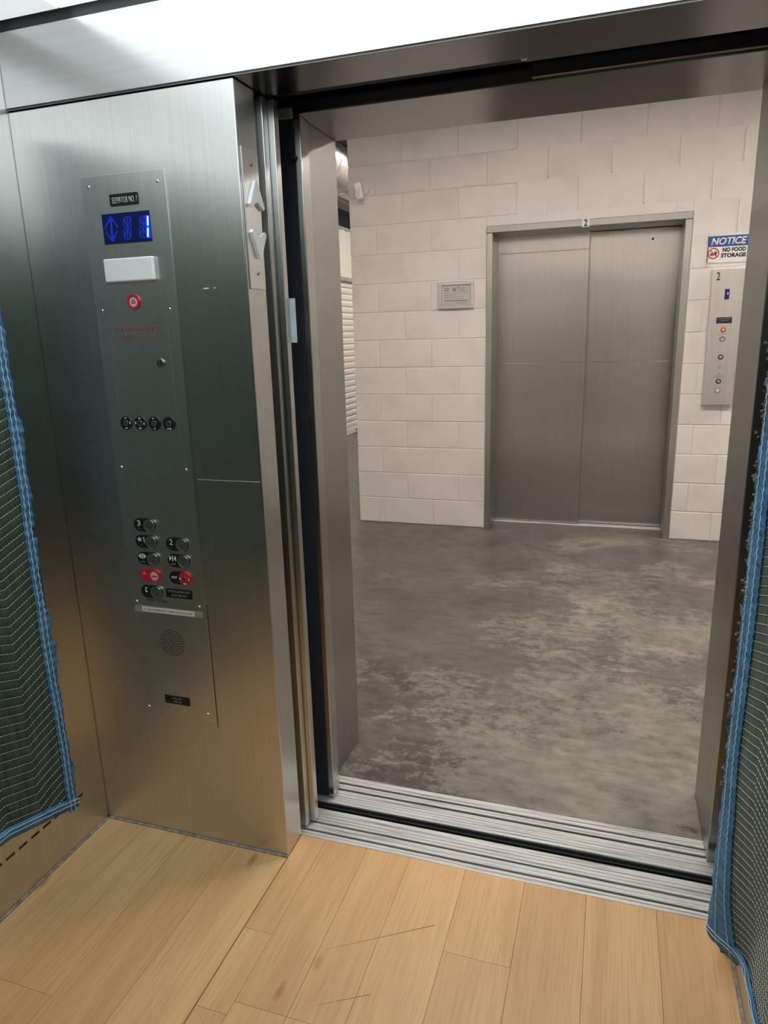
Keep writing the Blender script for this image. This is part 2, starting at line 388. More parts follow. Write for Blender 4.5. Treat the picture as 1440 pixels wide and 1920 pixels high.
# caulk lines at the walls
MB().box(XL, XO0, YP-0.006, YP+0.001, -0.004, 0.003).build('caulk', M_CAULK, fl)
MB().box(XL-0.001, XL+0.006, YREAR, YP, -0.004, 0.003).build('caulk', M_CAULK, fl)
MB().box(XR-0.006, XR+0.001, YREAR, YP-0.002, -0.004, 0.004).build('caulk', M_CAULK, fl)

wl = tag(MB().box(XL-0.03, XL, YREAR, YP+0.02, -0.02, ZC+0.05).build('wall_left', M_STEEL), 'brushed steel side wall of the car beside the button panel', 'wall', kind='structure')
for k in range(12):
    y = -3.7165-0.0425*k
    MB().box(XL-0.002, XL+0.0006, y-0.0145, y+0.0145, 0.143, 0.1505, bev=0.0003).build('vent_slot', M_GROOVE, wl)
wr = tag(MB().box(XR, XR+0.03, YREAR, YP+0.02, -0.02, ZC+0.05).build('wall_right', M_STEEL), 'brushed steel side wall of the car behind the right quilt', 'wall', kind='structure')
tag(MB().box(XL-0.03, XR+0.03, YREAR-0.03, YREAR, -0.02, ZC+0.05).build('wall_rear', M_STEEL), 'brushed steel rear wall of the lift car', 'wall', kind='structure')
ce = tag(MB().box(XL-0.03, XR+0.03, YREAR-0.03, -3.60, ZC+0.012, ZC+0.05).build('ceiling', M_PAINT), 'white ceiling of the lift car with glowing panels', 'ceiling', kind='structure')
for (xa, xb) in ((XL+0.004, 0.66), (2.16, XR-0.004)):
    MB().box(xa+0.002, xb-0.002, YREAR+0.002, -3.624, ZC, ZC+0.010, bev=0.001).build('border_panel', M_CEILW, ce)
for i in range(2):
    for k in range(3):
        xa = 0.66+1.50*i/2; xb = 0.66+1.50*(i+1)/2
        ya = YREAR+(-3.622-YREAR)*k/3; yb = YREAR+(-3.622-YREAR)*(k+1)/3
        MB().box(xa+0.002, xb-0.002, ya+0.002, yb-0.002, ZC, ZC+0.010, bev=0.001).build('light_panel', M_CEIL, ce)
# front return panel (holds the buttons)
wf = tag(MB().box(XL, XO0, YP, -3.518, 0.0, ZT-0.002, bev=0.003, seg=2).build('wall_front', M_STEEL), 'brushed steel return wall that carries the car buttons', 'wall', kind='structure')
MB().box(0.900, XO0-0.003, YP-0.0006, YP+0.001, 1.1045, 1.1075, bev=0.0004).build('crease', M_STEEL_PLATE, wf)
# car transom over the doorway
t1 = thing('trim_1', 'brushed steel transom of the car above the doorway', 'transom', (1.35, YP, ZT), kind='structure')
MB().box(XL, XR, YP-0.004, -3.4665, ZT+0.002, 2.181, bev=0.003, seg=2).build('transom_face', M_STEEL_HEAD, t1)
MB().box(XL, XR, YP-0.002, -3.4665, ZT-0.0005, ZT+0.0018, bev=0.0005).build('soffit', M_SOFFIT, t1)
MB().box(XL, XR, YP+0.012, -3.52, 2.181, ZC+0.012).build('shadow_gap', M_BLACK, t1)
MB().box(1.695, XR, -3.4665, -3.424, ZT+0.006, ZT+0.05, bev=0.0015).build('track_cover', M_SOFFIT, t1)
MB().box(1.688, 1.700, -3.470, -3.452, ZT-0.001, ZT+0.012, bev=0.002).build('end_clip', M_ALU, t1)
MB().box(0.50, 2.30, -3.455, -3.300, 2.060, 2.10, bev=0.003).build('track_housing', plain('navy_track', (0.075, 0.090, 0.13), 0.5), t1)
# strike column at the right of the doorway
tag(MB().box(2.226, XR, -3.607, -3.425, 0.0, ZT, bev=0.002).build('trim_2', M_STEEL), 'slim steel strike post of the car beside the right quilt', 'post', kind='structure')

# hoistway darkness between car and landing
hw = MB()
hw.box(0.30, 0.32, -3.60, -3.0, -0.6, 2.7); hw.box(2.60, 2.62, -3.60, -3.0, -0.6, 2.7)
hw.box(0.30, 2.62, -3.47, -3.46, 2.20, 2.7); hw.box(0.30, 2.62, -3.60, -3.0, 2.7, 2.72)
hw.box(0.30, 2.62, -3.62, -3.0, -0.62, -0.6); hw.box(0.30, 2.62, -3.50, -3.39, -0.12, -0.05); hw.box(0.30, 2.62, -3.35, -3.0, -0.14, -0.05)
hw.box(0.32, 0.459, -3.512, -3.500, -0.6, 2.7)
tag(hw.build('wall_hoistway', M_SHAFT), 'dark hoistway seen in the gap between car and landing', 'hoistway', kind='structure')
# ---- car doors (open, stacked behind the return panel)
d1 = thing('door_1', 'open two panel sliding door of the car stacked behind the return', 'door', (1.08, -3.46, 0), kind='structure')
MB().box(0.46, 1.0885, -3.487, -3.462, 0.006, ZT-0.004, bev=0.0025, seg=2).build('door_panel', M_STEEL, d1)
MB().box(0.47, 1.1040, -3.458, -3.432, 0.006, ZT-0.004, bev=0.0025, seg=2).build('door_panel', M_STEEL, d1)
MB().box(1.095, 1.1195, -3.431, -3.4285, 1.443, 1.554, bev=0.0004).build('sensor_plate', plain('pale_blue_plate', (0.55, 0.66, 0.74), 0.4), d1)
# ---- landing door on this side (open)
d2 = thing('door_2', 'open landing door edge beside the dark gap', 'door', (1.09, -3.30, 0), kind='structure')
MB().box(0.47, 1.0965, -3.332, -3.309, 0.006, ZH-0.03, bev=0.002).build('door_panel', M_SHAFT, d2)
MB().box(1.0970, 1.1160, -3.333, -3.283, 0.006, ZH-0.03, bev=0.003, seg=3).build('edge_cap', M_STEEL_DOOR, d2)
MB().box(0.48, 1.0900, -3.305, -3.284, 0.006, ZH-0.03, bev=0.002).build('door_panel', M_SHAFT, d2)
hg = MB().cyl((1.100, -3.345, 1.905), 'y', 0.006, 0.02, 12).build('bumper', M_RUBBER, d2)
MB().box(1.06, 1.098, -3.345, -3.334, ZH-0.028, ZH-0.004, bev=0.002).build('hanger_bracket', M_BEAM, d2)
# ---- landing frame on this side
t3 = thing('trim_3', 'brushed steel door frame of this landing around the doorway', 'door frame', (1.65, -3.0, 0), kind='structure')
MB().box(0.99, 1.0775, -3.260, -2.990, 0.0, ZH+0.06, bev=0.003, seg=2).build('jamb', M_STEEL_JAMB, t3)
MB().box(1.060, 1.0810, -3.228, -3.195, 0.0, ZH, bev=0.002, seg=2).build('jamb_bead', M_STEEL_JAMB, t3)
MB().box(1.060, 1.0845, -3.262, -3.231, 0.0, ZH, bev=0.002, seg=2).build('jamb_bead', M_STEEL_JAMB, t3)
MB().box(2.2265, 2.31, -3.300, -2.990, 0.0, ZH+0.06, bev=0.003, seg=2).build('jamb', M_STEEL_JAMB, t3)
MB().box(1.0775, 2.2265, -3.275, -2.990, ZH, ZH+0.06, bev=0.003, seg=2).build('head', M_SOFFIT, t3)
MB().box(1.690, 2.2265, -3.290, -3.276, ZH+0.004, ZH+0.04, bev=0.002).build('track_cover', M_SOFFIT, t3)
# ---- sills
def sill(name, label, y0, y1, grooves, fines, xa, xb):
    """extruded aluminium threshold: ribs between grooves; y0<y1"""
    root = thing(name, label, 'sill', ((xa+xb)/2, (y0+y1)/2, 0))
    cuts = sorted(grooves+fines)
    mb = MB(); y = y0; n = 0
    body = MB().box(xa, xb, y0, y1, -0.05, -0.007).build('sill_base', M_GROOVEALU, root)
    for a, b in cuts:
        MB().box(xa, xb, y, a, -0.007, -0.0005, bev=0.0008).build('rib', M_ALU, root); y = b
    MB().box(xa, xb, y, y1, -0.007, -0.0005, bev=0.0008).build('rib', M_ALU, root)
    return root
sill('door_sill', 'grooved aluminium sill of the car along the wood floor', -3.5165, -3.388, [(-3.492, -3.484), (-3.455, -3.447)], [(-3.5035, -3.502), (-3.4700, -3.4690), (-3.4370, -3.4355), (-3.4240, -3.4225), (-3.4100, -3.4085)], 0.50, 2.32)
sill('door_sill', 'grooved aluminium sill of the landing along the concrete', -3.352, -3.212, [(-3.286, -3.276), (-3.254, -3.245)], [(-3.3395, -3.338), (-3.328, -3.3265), (-3.3165, -3.315), (-3.304, -3.3025), (-3.264, -3.2628), (-3.2310, -3.2298)], 0.50, 2.50)
tag(MB().box(0.50, 2.50, -3.366, -3.361, -0.02, -0.010, bev=0.001).build('sill_guard', M_RUBBER), 'thin dark rubber strip in the gap between the two sills', 'strip')

# ================================================================== structure: hall
cf = MB()
cf.box(-2.2, 9.0, -2.998, 9.5, -0.06, 0.0)
cf.box(1.00, 2.31, -3.2118, -2.998, -0.06, 0.0)
tag(cf.build('floor', M_CONC), 'worn grey brown concrete floor of the hall', 'floor', kind='structure')
# far wall (painted concrete block) ---------------------------------
FX0, FX1, FZ = 1.018, 2.337, 2.173
wbk = MB()
wbk.box(0.004, FX0, 0.004, 0.19, 0, HZ); wbk.box(FX1, 9.0, 0.004, 0.19, 0, HZ); wbk.box(FX0, FX1, 0.004, 0.19, FZ, HZ)
wbk.box(0.004, 0.20, 0.19, 9.5, 0, HZ)
wfar = tag(wbk.build('wall_far', M_MORTAR), 'white painted concrete block wall around the far lift', 'wall', kind='structure')
BL, BH = 0.4064, 0.2032
def block(x0, x1, z0, z1, gt, gb, flat=False):
    """one block; gt/gb joint half widths at top and bottom"""
    j = 0.0032
    d = 0.0 if flat else random.uniform(-0.0008, 0.0008)
    o = MB().box(x0+j if x0 > 0.01 else 0.0, x1-j, d, 0.16, z0+gb, z1-gt, bev=0.0 if flat else 0.0028).build('block', M_BLOCK)
    c = Vector(((x0+x1)/2, 0, (z0+z1)/2))
    for v in o.data.vertices: v.co -= c
    o.location = c; o.parent = wfar
for c in range(17):
    z0, z1 = c*BH, (c+1)*BH
    xs = [0.0]; x = BL/2 if c % 2 == 0 else BL
    while x < 3.3:
        xs.append(x); x += BL
    xs = [2.602 if abs(x-2.642) < 0.01 else x for x in xs]
    for a, b in zip(xs, xs[1:]):
        spans = [(a, b, z0, z1)]
        if z0 < FZ:
            out = []
            for (p, q, r, s_) in spans:
                if q <= FX0 or p >= FX1: out.append((p, q, r, s_)); continue
                if p < FX0-0.03: out.append((p, FX0, r, s_))
                if q > FX1+0.03: out.append((FX1, q, r, s_))
                if s_ > FZ+0.01: out.append((max(p, FX0), min(q, FX1), max(r, FZ), s_))
            spans = out
        for (p, q, r, s_) in spans:
            smoothj = c >= 9 and p > 0.9
            g = 0.0 if smoothj else 0.0030
            block(p, q, r, s_, g, g, smoothj)
            if smoothj and q < 3.2 and abs(q-FX1) > 0.01 and s_-r > 0.1:
                jx = q+random.uniform(-0.002, 0.002); zt_ = s_-random.uniform(0.002, 0.018); zb_ = r+random.uniform(0.0, 0.012)
                MB().box(jx-0.0062, jx+0.0062, -0.0055, 0.006, zb_, zt_, bev=0.0035).build('mortar_ridge', M_BLOCK, wfar)
# near wall of the hall around this doorway, side walls, deck
wn = MB()
wn.box(-2.2, 0.99, -3.0, -2.992, 0, HZ); wn.box(2.31, 9.0, -3.0, -2.992, 0, HZ); wn.box(0.99, 2.31, -3.0, -2.992, ZH+0.06, HZ)
tag(wn.build('wall_near', M_PAINT), 'painted wall of the hall on the side of this lift', 'wall', kind='structure')
tag(MB().box(9.0, 9.05, -3.0, 0.2, 0, HZ).build('wall_end', M_PAINT), 'painted wall closing the hall on the right', 'wall', kind='structure')
tag(MB().box(-2.2, 0.2, 9.5, 9.55, 0, HZ).build('wall_back', M_PAINT), 'painted wall closing the far end of the corridor', 'wall', kind='structure')
hc = tag(MB().box(-2.3, 9.05, -3.0, 9.55, HZ, HZ+0.05).build('ceiling', M_BROWN), 'dark brown roof deck above the hall', 'ceiling', kind='structure')
for k in range(7):
    y = 1.0+1.2*k
    MB().box(-2.2, 0.004, y-0.04, y+0.04, HZ-0.22, HZ, bev=0.004).build('joist', M_BEAM, hc)
MB().tube([(-1.95, 3.9+0.25*i, 3.90-0.02*(i % 2)) for i in range(12)], 0.012, 8).build('conduit', M_ROLL, hc, smooth=True)
# corridor wall with roll-up storage doors ---------------------------
CX = -1.9
wc = MB()
wc.box(-2.2, CX-0.05, -3.0, 9.5, 0, 2.96); wc.box(-2.2, CX-0.01, -3.0, 9.5, 3.33, HZ); wc.box(-2.2, -2.15, -3.0, 9.5, 2.96, 3.33)
wcor = tag(wc.build('wall_corridor', M_PAINT), 'white storage unit wall along the corridor at left', 'wall', kind='structure')
rows = [[(CX-0.012+0.012*(1 if (i//2) % 2 else -1), -3.0+0.055*i, z) for i in range(228)] for z in (2.305, 2.965)]
MB().grid(rows).build('corrugated_panel', M_ROLL, wcor, solid=0.002)
MB().box(CX-0.05, CX+0.010, -3.0, 9.5, 2.955, 2.985, bev=0.002).build('top_trim', M_BEAM, wcor)
MB().box(CX-0.05, CX+0.012, -3.0, 9.5, 3.32, 3.345, bev=0.002).build('top_trim', M_ROLL, wcor)
MB().box(CX-0.26, CX-0.24, -3.0, 9.5, 2.965, 3.33).build('dark_void', M_SHAFT, wcor)
MB().box(CX-0.05, CX+0.02, -3.0, 9.5, 2.245, 2.305, bev=0.003).build('door_header', M_GALV, wcor)
def rollup(y0, y1, label):
    r = thing('roll_up_door', label, 'door', (CX, (y0+y1)/2, 0), group='storage roll up doors')
    pitch = 0.0895; n = int(2.24/pitch)
    proto = None
    for k in range(n):
        z = 0.10+k*pitch
        if proto is None:
            pr = [(0.000, 0.0), (0.013, 0.012), (0.016, 0.035), (0.016, 0.062), (0.010, 0.080), (0.000, pitch-0.002)]
            mb = MB(); mb.poly([(CX-0.03+dx, y0+0.02, z+dz) for dx, dz in pr]+[(CX-0.04, y0+0.02, z+pitch-0.002), (CX-0.04, y0+0.02, z)], (0, y1-y0-0.04, 0))
            proto = mb.build('slat', M_ROLL, r)
        else:
            c = proto.copy(); COL.objects.link(c); c.parent = r; c.location = (0, 0, k*pitch)
    MB().box(CX-0.045, CX-0.005, y0+0.02, y1-0.02, 0.004, 0.098, bev=0.004).build('bottom_bar', M_ROLL, r)
    MB().box(CX-0.05, CX+0.005, y0-0.03, y0+0.02, 0, 2.245, bev=0.003).build('guide_rail', M_GALV, r)
    MB().box(CX-0.05, CX+0.005, y1-0.02, y1+0.03, 0, 2.245, bev=0.003).build('guide_rail', M_GALV, r)
    MB().box(CX-0.006, CX+0.004, 5.05, 5.14, 0.03, 0.065, bev=0.002).build('latch', M_BEAM, r) if y0 < 5 < y1 else None
rollup(3.65, 6.05, 'white slatted roll up storage door seen past the block wall corner')
# spiral duct along the corridor --------------------------------------
du = thing('spiral_duct', 'round spiral steel duct under the corridor roof', 'duct', (-1.52, 5.6, 3.22))
MB().cyl((-1.52, 5.6, 3.49), 'y', 0.27, 7.0, 40).build('duct_body', M_GALV, du, smooth=False)
for p in du.children[0].data.polygons: p.use_smooth = len(p.vertices) == 4
pts = []
for k in range(48*34): 
    a = 2*PI*k/48; pts.append((-1.52+0.272*math.cos(a), 2.15+0.2*k/48, 3.49+0.272*math.sin(a)))
MB().tube(pts, 0.0055, 4).build('seam', M_GALV, du)
for y in (2.6, 4.3, 6.0, 7.7): MB().box(-1.535, -1.505, y-0.01, y+0.01, 3.755, HZ+0.002).build('hanger_strap', M_GALV, du)

# ================================================================== far lift: frame and doors
d3 = thing('door_3', 'closed two panel brushed steel lift doors in the block wall', 'door', (1.68, 0.25, 0), kind='structure')
MB().box(FX0, 1.058, -0.012, 0.255, 0.0, 2.128, bev=0.003, seg=2).build('jamb', M_STEEL_DOOR, d3)
MB().box(2.294, FX1, -0.012, 0.255, 0.0, 2.128, bev=0.003, seg=2).build('jamb', M_STEEL_DOOR, d3)
MB().box(FX0-0.002, FX1+0.002, -0.014, 0.255, 2.128, FZ, bev=0.003, seg=2).build('head', M_STEEL_JAMB, d3)
MB().box(1.02, 1.700, 0.256, 0.284, 0.008, 2.20, bev=0.003, seg=2).build('door_panel', M_STEEL_DOOR, d3)
dp = MB().box(1.66, 2.34, 0.292, 0.320, 0.008, 2.20, bev=0.003, seg=2).build('door_panel', M_STEEL_DOOR, d3)
MB().box(1.065, 1.695, 0.2552, 0.2562, 2.010, 2.013).build('seam_line', M_BEAM, d3)
MB().box(1.065, 1.695, 0.2553, 0.2563, 1.228, 1.2305).build('scratch_line', M_CHROME, d3)
MB().box(1.705, 2.29, 0.2913, 0.2923, 1.228, 1.2305).build('scratch_line', M_CHROME, dp)
MB().cyl((2.115, 0.291, 2.055), 'y', 0.0075, 0.004, 16).build('key_hole', M_BLACK, dp)
fs = thing('door_sill', 'narrow metal sill under the closed far lift doors', 'sill', (1.68, 0.23, 0))
MB().box(1.058, 2.294, 0.215, 0.33, -0.003, 0.0035, bev=0.001).build('sill_plate', M_ALU, fs)
np_ = MB().box(1.655, 1.702, -0.0165, -0.0138, 2.122, 2.175, bev=0.0006).build('floor_plate', M_PAPER, d3)
text('numeral', '2', M_DARKINK, np_, 1.6785, 2.149, -0.0165, 0.024, 0.043, bold=0.03)

# certificate frame ------------------------------------------------------
cf_ = thing('certificate_frame', 'framed inspection certificate left of the far lift', 'certificate', (0.80, -0.002, 1.631))
x0, x1, z0, z1 = 0.671, 0.929, 1.633, 1.820
fr = MB(); b = 0.024
fr.box(x0, x1, -0.022, -0.001, z0, z0+b, bev=0.002); fr.box(x0, x1, -0.022, -0.001, z1-b, z1, bev=0.002)
fr.box(x0, x0+b, -0.022, -0.001, z0+b, z1-b, bev=0.002); fr.box(x1-b, x1, -0.022, -0.001, z0+b, z1-b, bev=0.002)
fr.build('frame', M_STEEL_HALL, cf_)
pp = MB().box(x0+b, x1-b, -0.010, -0.004, z0+b, z1-b).build('paper', M_PAPER, cf_)
ins = MB()
for (a, c_, zz, hh) in ((0.712, 0.752, 0.140, .004), (0.712, 0.745, 0.125, .006), (0.825, 0.870, 0.138, .003), (0.822, 0.862, 0.123, .004), (0.710, 0.880, 0.108, .0015), (0.710, 0.800, 0.094, .003), (0.710, 0.860, 0.082, .002), (0.710, 0.850, 0.070, .002), (0.710, 0.880, 0.052, .007), (0.800, 0.880, 0.040, .003), (0.710, 0.880, 0.033, .002)):
    ins.box(a, c_, -0.0105, -0.0099, z0+zz, z0+zz+hh)
ins.ring((0.786, -0.0102, z0+0.132), 'y', 0.006, 0.0125, 0.0006, 20); ins.cyl((0.813, -0.0102, z0+0.142), 'y', 0.006, 0.0006, 8)
ins.build('print', M_GREYINK, pp)
mglass, tg, bg = nt('clear_sleeve'); bg.inputs['Transmission Weight'].default_value = 1.0; bg.inputs['Roughness'].default_value = 0.08; bg.inputs['IOR'].default_value = 1.2; bg.inputs['Base Color'].default_value = (0.97, 0.97, 0.95, 1)
gz = [[(x0+b+(x1-x0-2*b)*i/14, -0.016-0.003*noise.noise(Vector((i*0.5, k*0.6, 3))), z0+b+(z1-z0-2*b)*k/10) for i in range(15)] for k in range(11)]
MB().grid(gz).build('glazing', mglass, cf_, smooth=True)

# notice sign -------------------------------------------------------------
sg = thing('notice_sign', 'blue and white notice sign against food storage above the hall station', 'sign', (2.556, -0.003, 1.852))
x0, x1, z0, z1 = 2.436, 2.677, 1.852, 2.017
board = MB().poly(rrect(x0, x1, z0, z1, -0.0055, 0.006), (0, 0.004, 0)).build('board', M_PAPER, sg)
MB().poly(rrect(x0+0.004, x1-0.002, z1-0.068, z1-0.003, -0.0062, 0.007), (0, 0.0008, 0)).build('blue_band', M_BLUEPRINT, sg)
text('lettering', 'NOTICE', M_WHITEINK, sg, 2.557, z1-0.0355, -0.0062, 0.205, 0.044, bold=0.028, shear=0.22)
text('lettering', 'NO FOOD', M_DARKINK, sg, 2.592, z0+0.077, -0.0055, 0.135, 0.026, bold=0.05)
text('lettering', 'STORAGE', M_DARKINK, sg, 2.590, z0+0.043, -0.0055, 0.145, 0.026, bold=0.05)
MB().ring((2.473, -0.0058, z0+0.058), 'y', 0.027, 0.034, 0.0010, 36).build('ban_ring', M_RED, sg)
ic = MB(); ic.box(2.452, 2.476, -0.0060, -0.0054, z0+0.044, z0+0.049); ic.poly([(2.452, -0.0060, z0+0.051), (2.476, -0.0060, z0+0.051), (2.474, -0.0060, z0+0.057), (2.468, -0.0060, z0+0.060), (2.460, -0.0060, z0+0.060), (2.454, -0.0060, z0+0.057)], (0, 0.0006, 0))
ic.poly([(2.479, -0.0060, z0+0.044), (2.490, -0.0060, z0+0.044), (2.493, -0.0060, z0+0.066), (2.477, -0.0060, z0+0.066)], (0, 0.0006, 0)); ic.box(2.476, 2.494, -0.0060, -0.0054, z0+0.067, z0+0.070); ic.box(2.486, 2.488, -0.0060, -0.0054, z0+0.070, z0+0.080)
ic.build('food_pictogram', M_DARKINK, sg)
q = math.sqrt(0.5)*0.030; cxs, czs = 2.473, z0+0.058
MB().poly([(cxs-q-.002, -0.0064, czs+q-.002), (cxs-q+.002, -0.0064, czs+q+.002), (cxs+q+.002, -0.0064, czs-q+.002), (cxs+q-.002, -0.0064, czs-q-.002)], (0, 0.0008, 0)).build('ban_bar', M_RED, sg)
MB().box(x0+0.004, x0+0.045, -0.0058, -0.0054, z0+0.004, z0+0.006).build('small_print', M_GREYINK, sg)
MB().box(x1-0.035, x1-0.004, -0.0058, -0.0054, z0+0.008, z0+0.010).build('small_print', M_GREYINK, sg)

# hall station --------------------------------------------------------------
hs = thing('hall_station', 'tall steel call station with round switches right of the far lift', 'call panel', (2.57, -0.002, 0.952))
x0, x1, z0, z1, YF = 2.474, 2.662, 0.952, 1.812, -0.040
MB().box(x0, x1, YF, -0.0015, z0, z1, bev=0.003, seg=2).build('box', M_STEEL_HALL, hs)
text('numeral', '2', M_DARKINK, hs, 2.510, 1.768, YF, 0.020, 0.050, bold=0.02)
dsp = MB().box(2.555, 2.583, YF-0.001, YF+0.002, 1.624, 1.688, bev=0.0004).build('display', M_SCREEN, hs)
MB().box(2.572, 2.575, YF-0.0016, YF-0.0006, 1.652, 1.668, bev=0.0003).build('lit_digit', M_SEGLIT, dsp)
lp = MB().box(2.520, 2.612, YF-0.0012, YF+0.002, 1.476, 1.514, bev=0.0004).build('label_plate', M_BLACK, hs)
MB().box(2.528, 2.604, YF-0.0016, YF-0.0008, 1.503, 1.506).box(2.54, 2.59, YF-0.0016, YF-0.0008, 1.492, 1.4945).build('print', M_GREYINK, lp)
def keysw(parent, name, cx, cz, yf, r, ringmat, coremat=None, rc=0.5):
    k = MB().cyl((cx, yf-0.0012, cz), 'y', r, 0.004, 28, bev=0.0006).build(name, ringmat, parent)
    MB().cyl((cx, yf-0.0034, cz), 'y', r*rc, 0.004, 20, bev=0.0005).build('lock_core', coremat or M_CHROME, k)
    MB().box(cx-r*0.09, cx+r*0.09, yf-0.0060, yf-0.0052, cz-r*rc*0.5, cz+r*rc*0.5).build('key_slot', M_BLACK, k)
    return k
CXH = 2.566
keysw(hs, 'key_switch', CXH, 1.434, YF, 0.0165, M_RED)
text('lettering', 'FIRE RECALL', M_GREYINK, hs, CXH-0.003, 1.408, YF, 0.055, 0.0075)
bt = MB().ring((CXH-0.001, YF-0.001, 1.377), 'y', 0.0125, 0.0165, 0.004).build('indicator', M_DARKINK, hs); MB().cyl((CXH-0.001, YF-0.0005, 1.377), 'y', 0.0126, 0.003, 24).build('lens', plain('rose_lens', (0.5, 0.36, 0.34), 0.3), bt)
keysw(hs, 'key_switch', CXH-0.001, 1.263, YF, 0.0165, M_BLACK)
hol = MB()
for k in range(8): hol.cyl((CXH-0.001+0.0105*math.cos(k*PI/4), YF-0.0002, 1.198+0.0105*math.sin(k*PI/4)), 'y', 0.0020, 0.0012, 8)
hol.cyl((CXH-0.001, YF-0.0002, 1.198), 'y', 0.0025, 0.0012, 8); hol.build('sounder_holes', M_BLACK, hs)
text('lettering', 'ELEVATOR\nCOMMUNICATION\nFAILURE', M_GREYINK, hs, CXH-0.002, 1.139, YF, 0.064, 0.026)
MB().cyl((CXH-0.002, YF-0.0005, 1.159), 'y', 0.003, 0.002, 12).build('lamp', M_BLACK, hs)
keysw(hs, 'key_switch', CXH-0.002, 1.107, YF, 0.0165, M_BLACK)
bt = MB().ring((CXH-0.002, YF-0.001, 1.048), 'y', 0.0140, 0.0165, 0.004).build('call_button', M_DARKINK, hs); MB().cyl((CXH-0.002, YF-0.002, 1.048), 'y', 0.0141, 0.004, 24, bev=0.001).build('button_cap', M_CHROME, bt)

# motion sensor --------------------------------------------------------------
ms = thing('motion_sensor', 'white motion sensor on a round base high on the block wall', 'sensor', (0.115, 0, 2.45))
MB().cyl((0.118, -0.008, 2.495), 'y', 0.048, 0.016, 32, bev=0.004).build('base_plate', M_PAINT, ms)
MB().tube([(0.112, -0.012, 2.48), (0.104, -0.05, 2.475)], 0.012, 10).build('bracket', M_PAINT, ms)
sm_ = MB().box(0.079, 0.127, -0.085, -0.045, 2.413, 2.520, bev=0.008, seg=3)
bmesh.ops.rotate(sm_.bm, verts=sm_.bm.verts, cent=(0.103, -0.065, 2.466), matrix=Matrix.Rotation(math.radians(-9), 3, 'Y'))
sb = sm_.build('sensor_body', M_WHITE, ms)
MB().box(0.082, 0.120, -0.0875, -0.083, 2.425, 2.468, bev=0.003).build('lens_window', M_PAPER, sb)
MB().cyl((0.112, -0.0855, 2.476), 'y', 0.003, 0.002, 8).build('led', M_BLACK, sb)
MB().tube([(0.005, -0.004, 2.432), (0.05, -0.004, 2.434), (0.09, -0.03, 2.44)], 0.003, 6).build('cable', M_PAINT, ms)

# hall lights --------------------------------------------------------------
def strip(cx, cy, cz, ln, along, label, mat, lip=0.035):
    r = thing('strip_light', label, 'light', (cx, cy, cz), group='strip lights above the hall')
    hx, hy = (ln/2, 0.15) if along == 'x' else (0.15, ln/2)
    MB().box(cx-hx, cx+hx, cy-hy, cy+hy, cz+0.012, cz+0.07, bev=0.004).build('housing', M_WHITE, r)
    MB().box(cx-hx+0.02, cx+hx-0.02, cy-hy+0.02, cy+hy-0.02, cz, cz+0.010).build('diffuser', mat, r)
    e = MB()
    e.box(cx-hx, cx-hx+0.01, cy-hy, cy+hy, cz-lip, cz+0.03); e.box(cx+hx-0.01, cx+hx, cy-hy, cy+hy, cz-lip, cz+0.03)
    e.box(cx-hx, cx+hx, cy-hy, cy-hy+0.01, cz-lip, cz+0.03); e.box(cx-hx, cx+hx, cy+hy-0.01, cy+hy, cz-lip, cz+0.03)
    e.build('side_lip', M_WHITE, r)
    for s in (-1, 1):
        a = (cx+s*hx*0.8, cy, cz+0.07) if along == 'x' else (cx, cy+s*hy*0.8, cz+0.07)
        MB().tube([a, (a[0], a[1], HZ)], 0.003, 6).build('hanger', M_GALV, r)
strip(1.7, -2.0, 3.15, 3.6, 'x', 'hanging strip light over the hall between the two lifts', M_HLAMP2)
strip(4.4, -0.65, 2.88, 1.2, 'x', 'hanging strip light at the right end of the hall', M_HLAMP, lip=0.012)
strip(-0.45, 3.2, 3.7, 1.2, 'y', 'hanging strip light at the near end of the corridor', M_CLAMP)
strip(-0.45, 6.6, 3.7, 1.2, 'y', 'hanging strip light at the far end of the corridor', M_CLAMP)

# ================================================================== car operating panel
cp = thing('control_panel', 'car operating panel with display, key switches and floor buttons', 'control panel', (0.77, YP, 0.40))
YF = YP-0.003
MB().box(0.650, 0.891, YF, YP-0.0002, 0.402, 1.846, bev=0.0008).build('faceplate', M_STEEL_PLATE, cp)
# hinge edge shadow reveal along the right of the plate
MB().box(0.8912, 0.8926, YP-0.0012, YP-0.0002, 0.385, 0.76).build('reveal', M_GROOVE, cp)
for (x, z) in ((0.6737, 1.8225), (0.8696, 1.819), (0.6704, 1.534), (0.8687, 1.531), (0.6712, 1.1324), (0.871, 1.1318), (0.6684, 0.7500), (0.8706, 0.7528), (0.6668, 0.4225), (0.8641, 0.4268)):
    s = MB().cyl((x, YF-0.0014, z), 'y', 0.0042, 0.003, 14, r2=0.0022).build('screw', M_CHROME, cp)
    MB().cyl((x, YF-0.0030, z), 'y', 0.0012, 0.0006, 6).build('socket', M_BLACK, s)
pl = MB().poly(rrect(0.7315, 0.8135, 1.774, 1.801, YF-0.0016, 0.003), (0, 0.0016, 0)).build('name_plate', M_BLACK, cp)
text('lettering', 'ELEVATOR NO. 1', M_WHITEINK, pl, 0.774, 1.7868, YF-0.0016, 0.070, 0.0135, bold=-0.012, spacing=1.06)
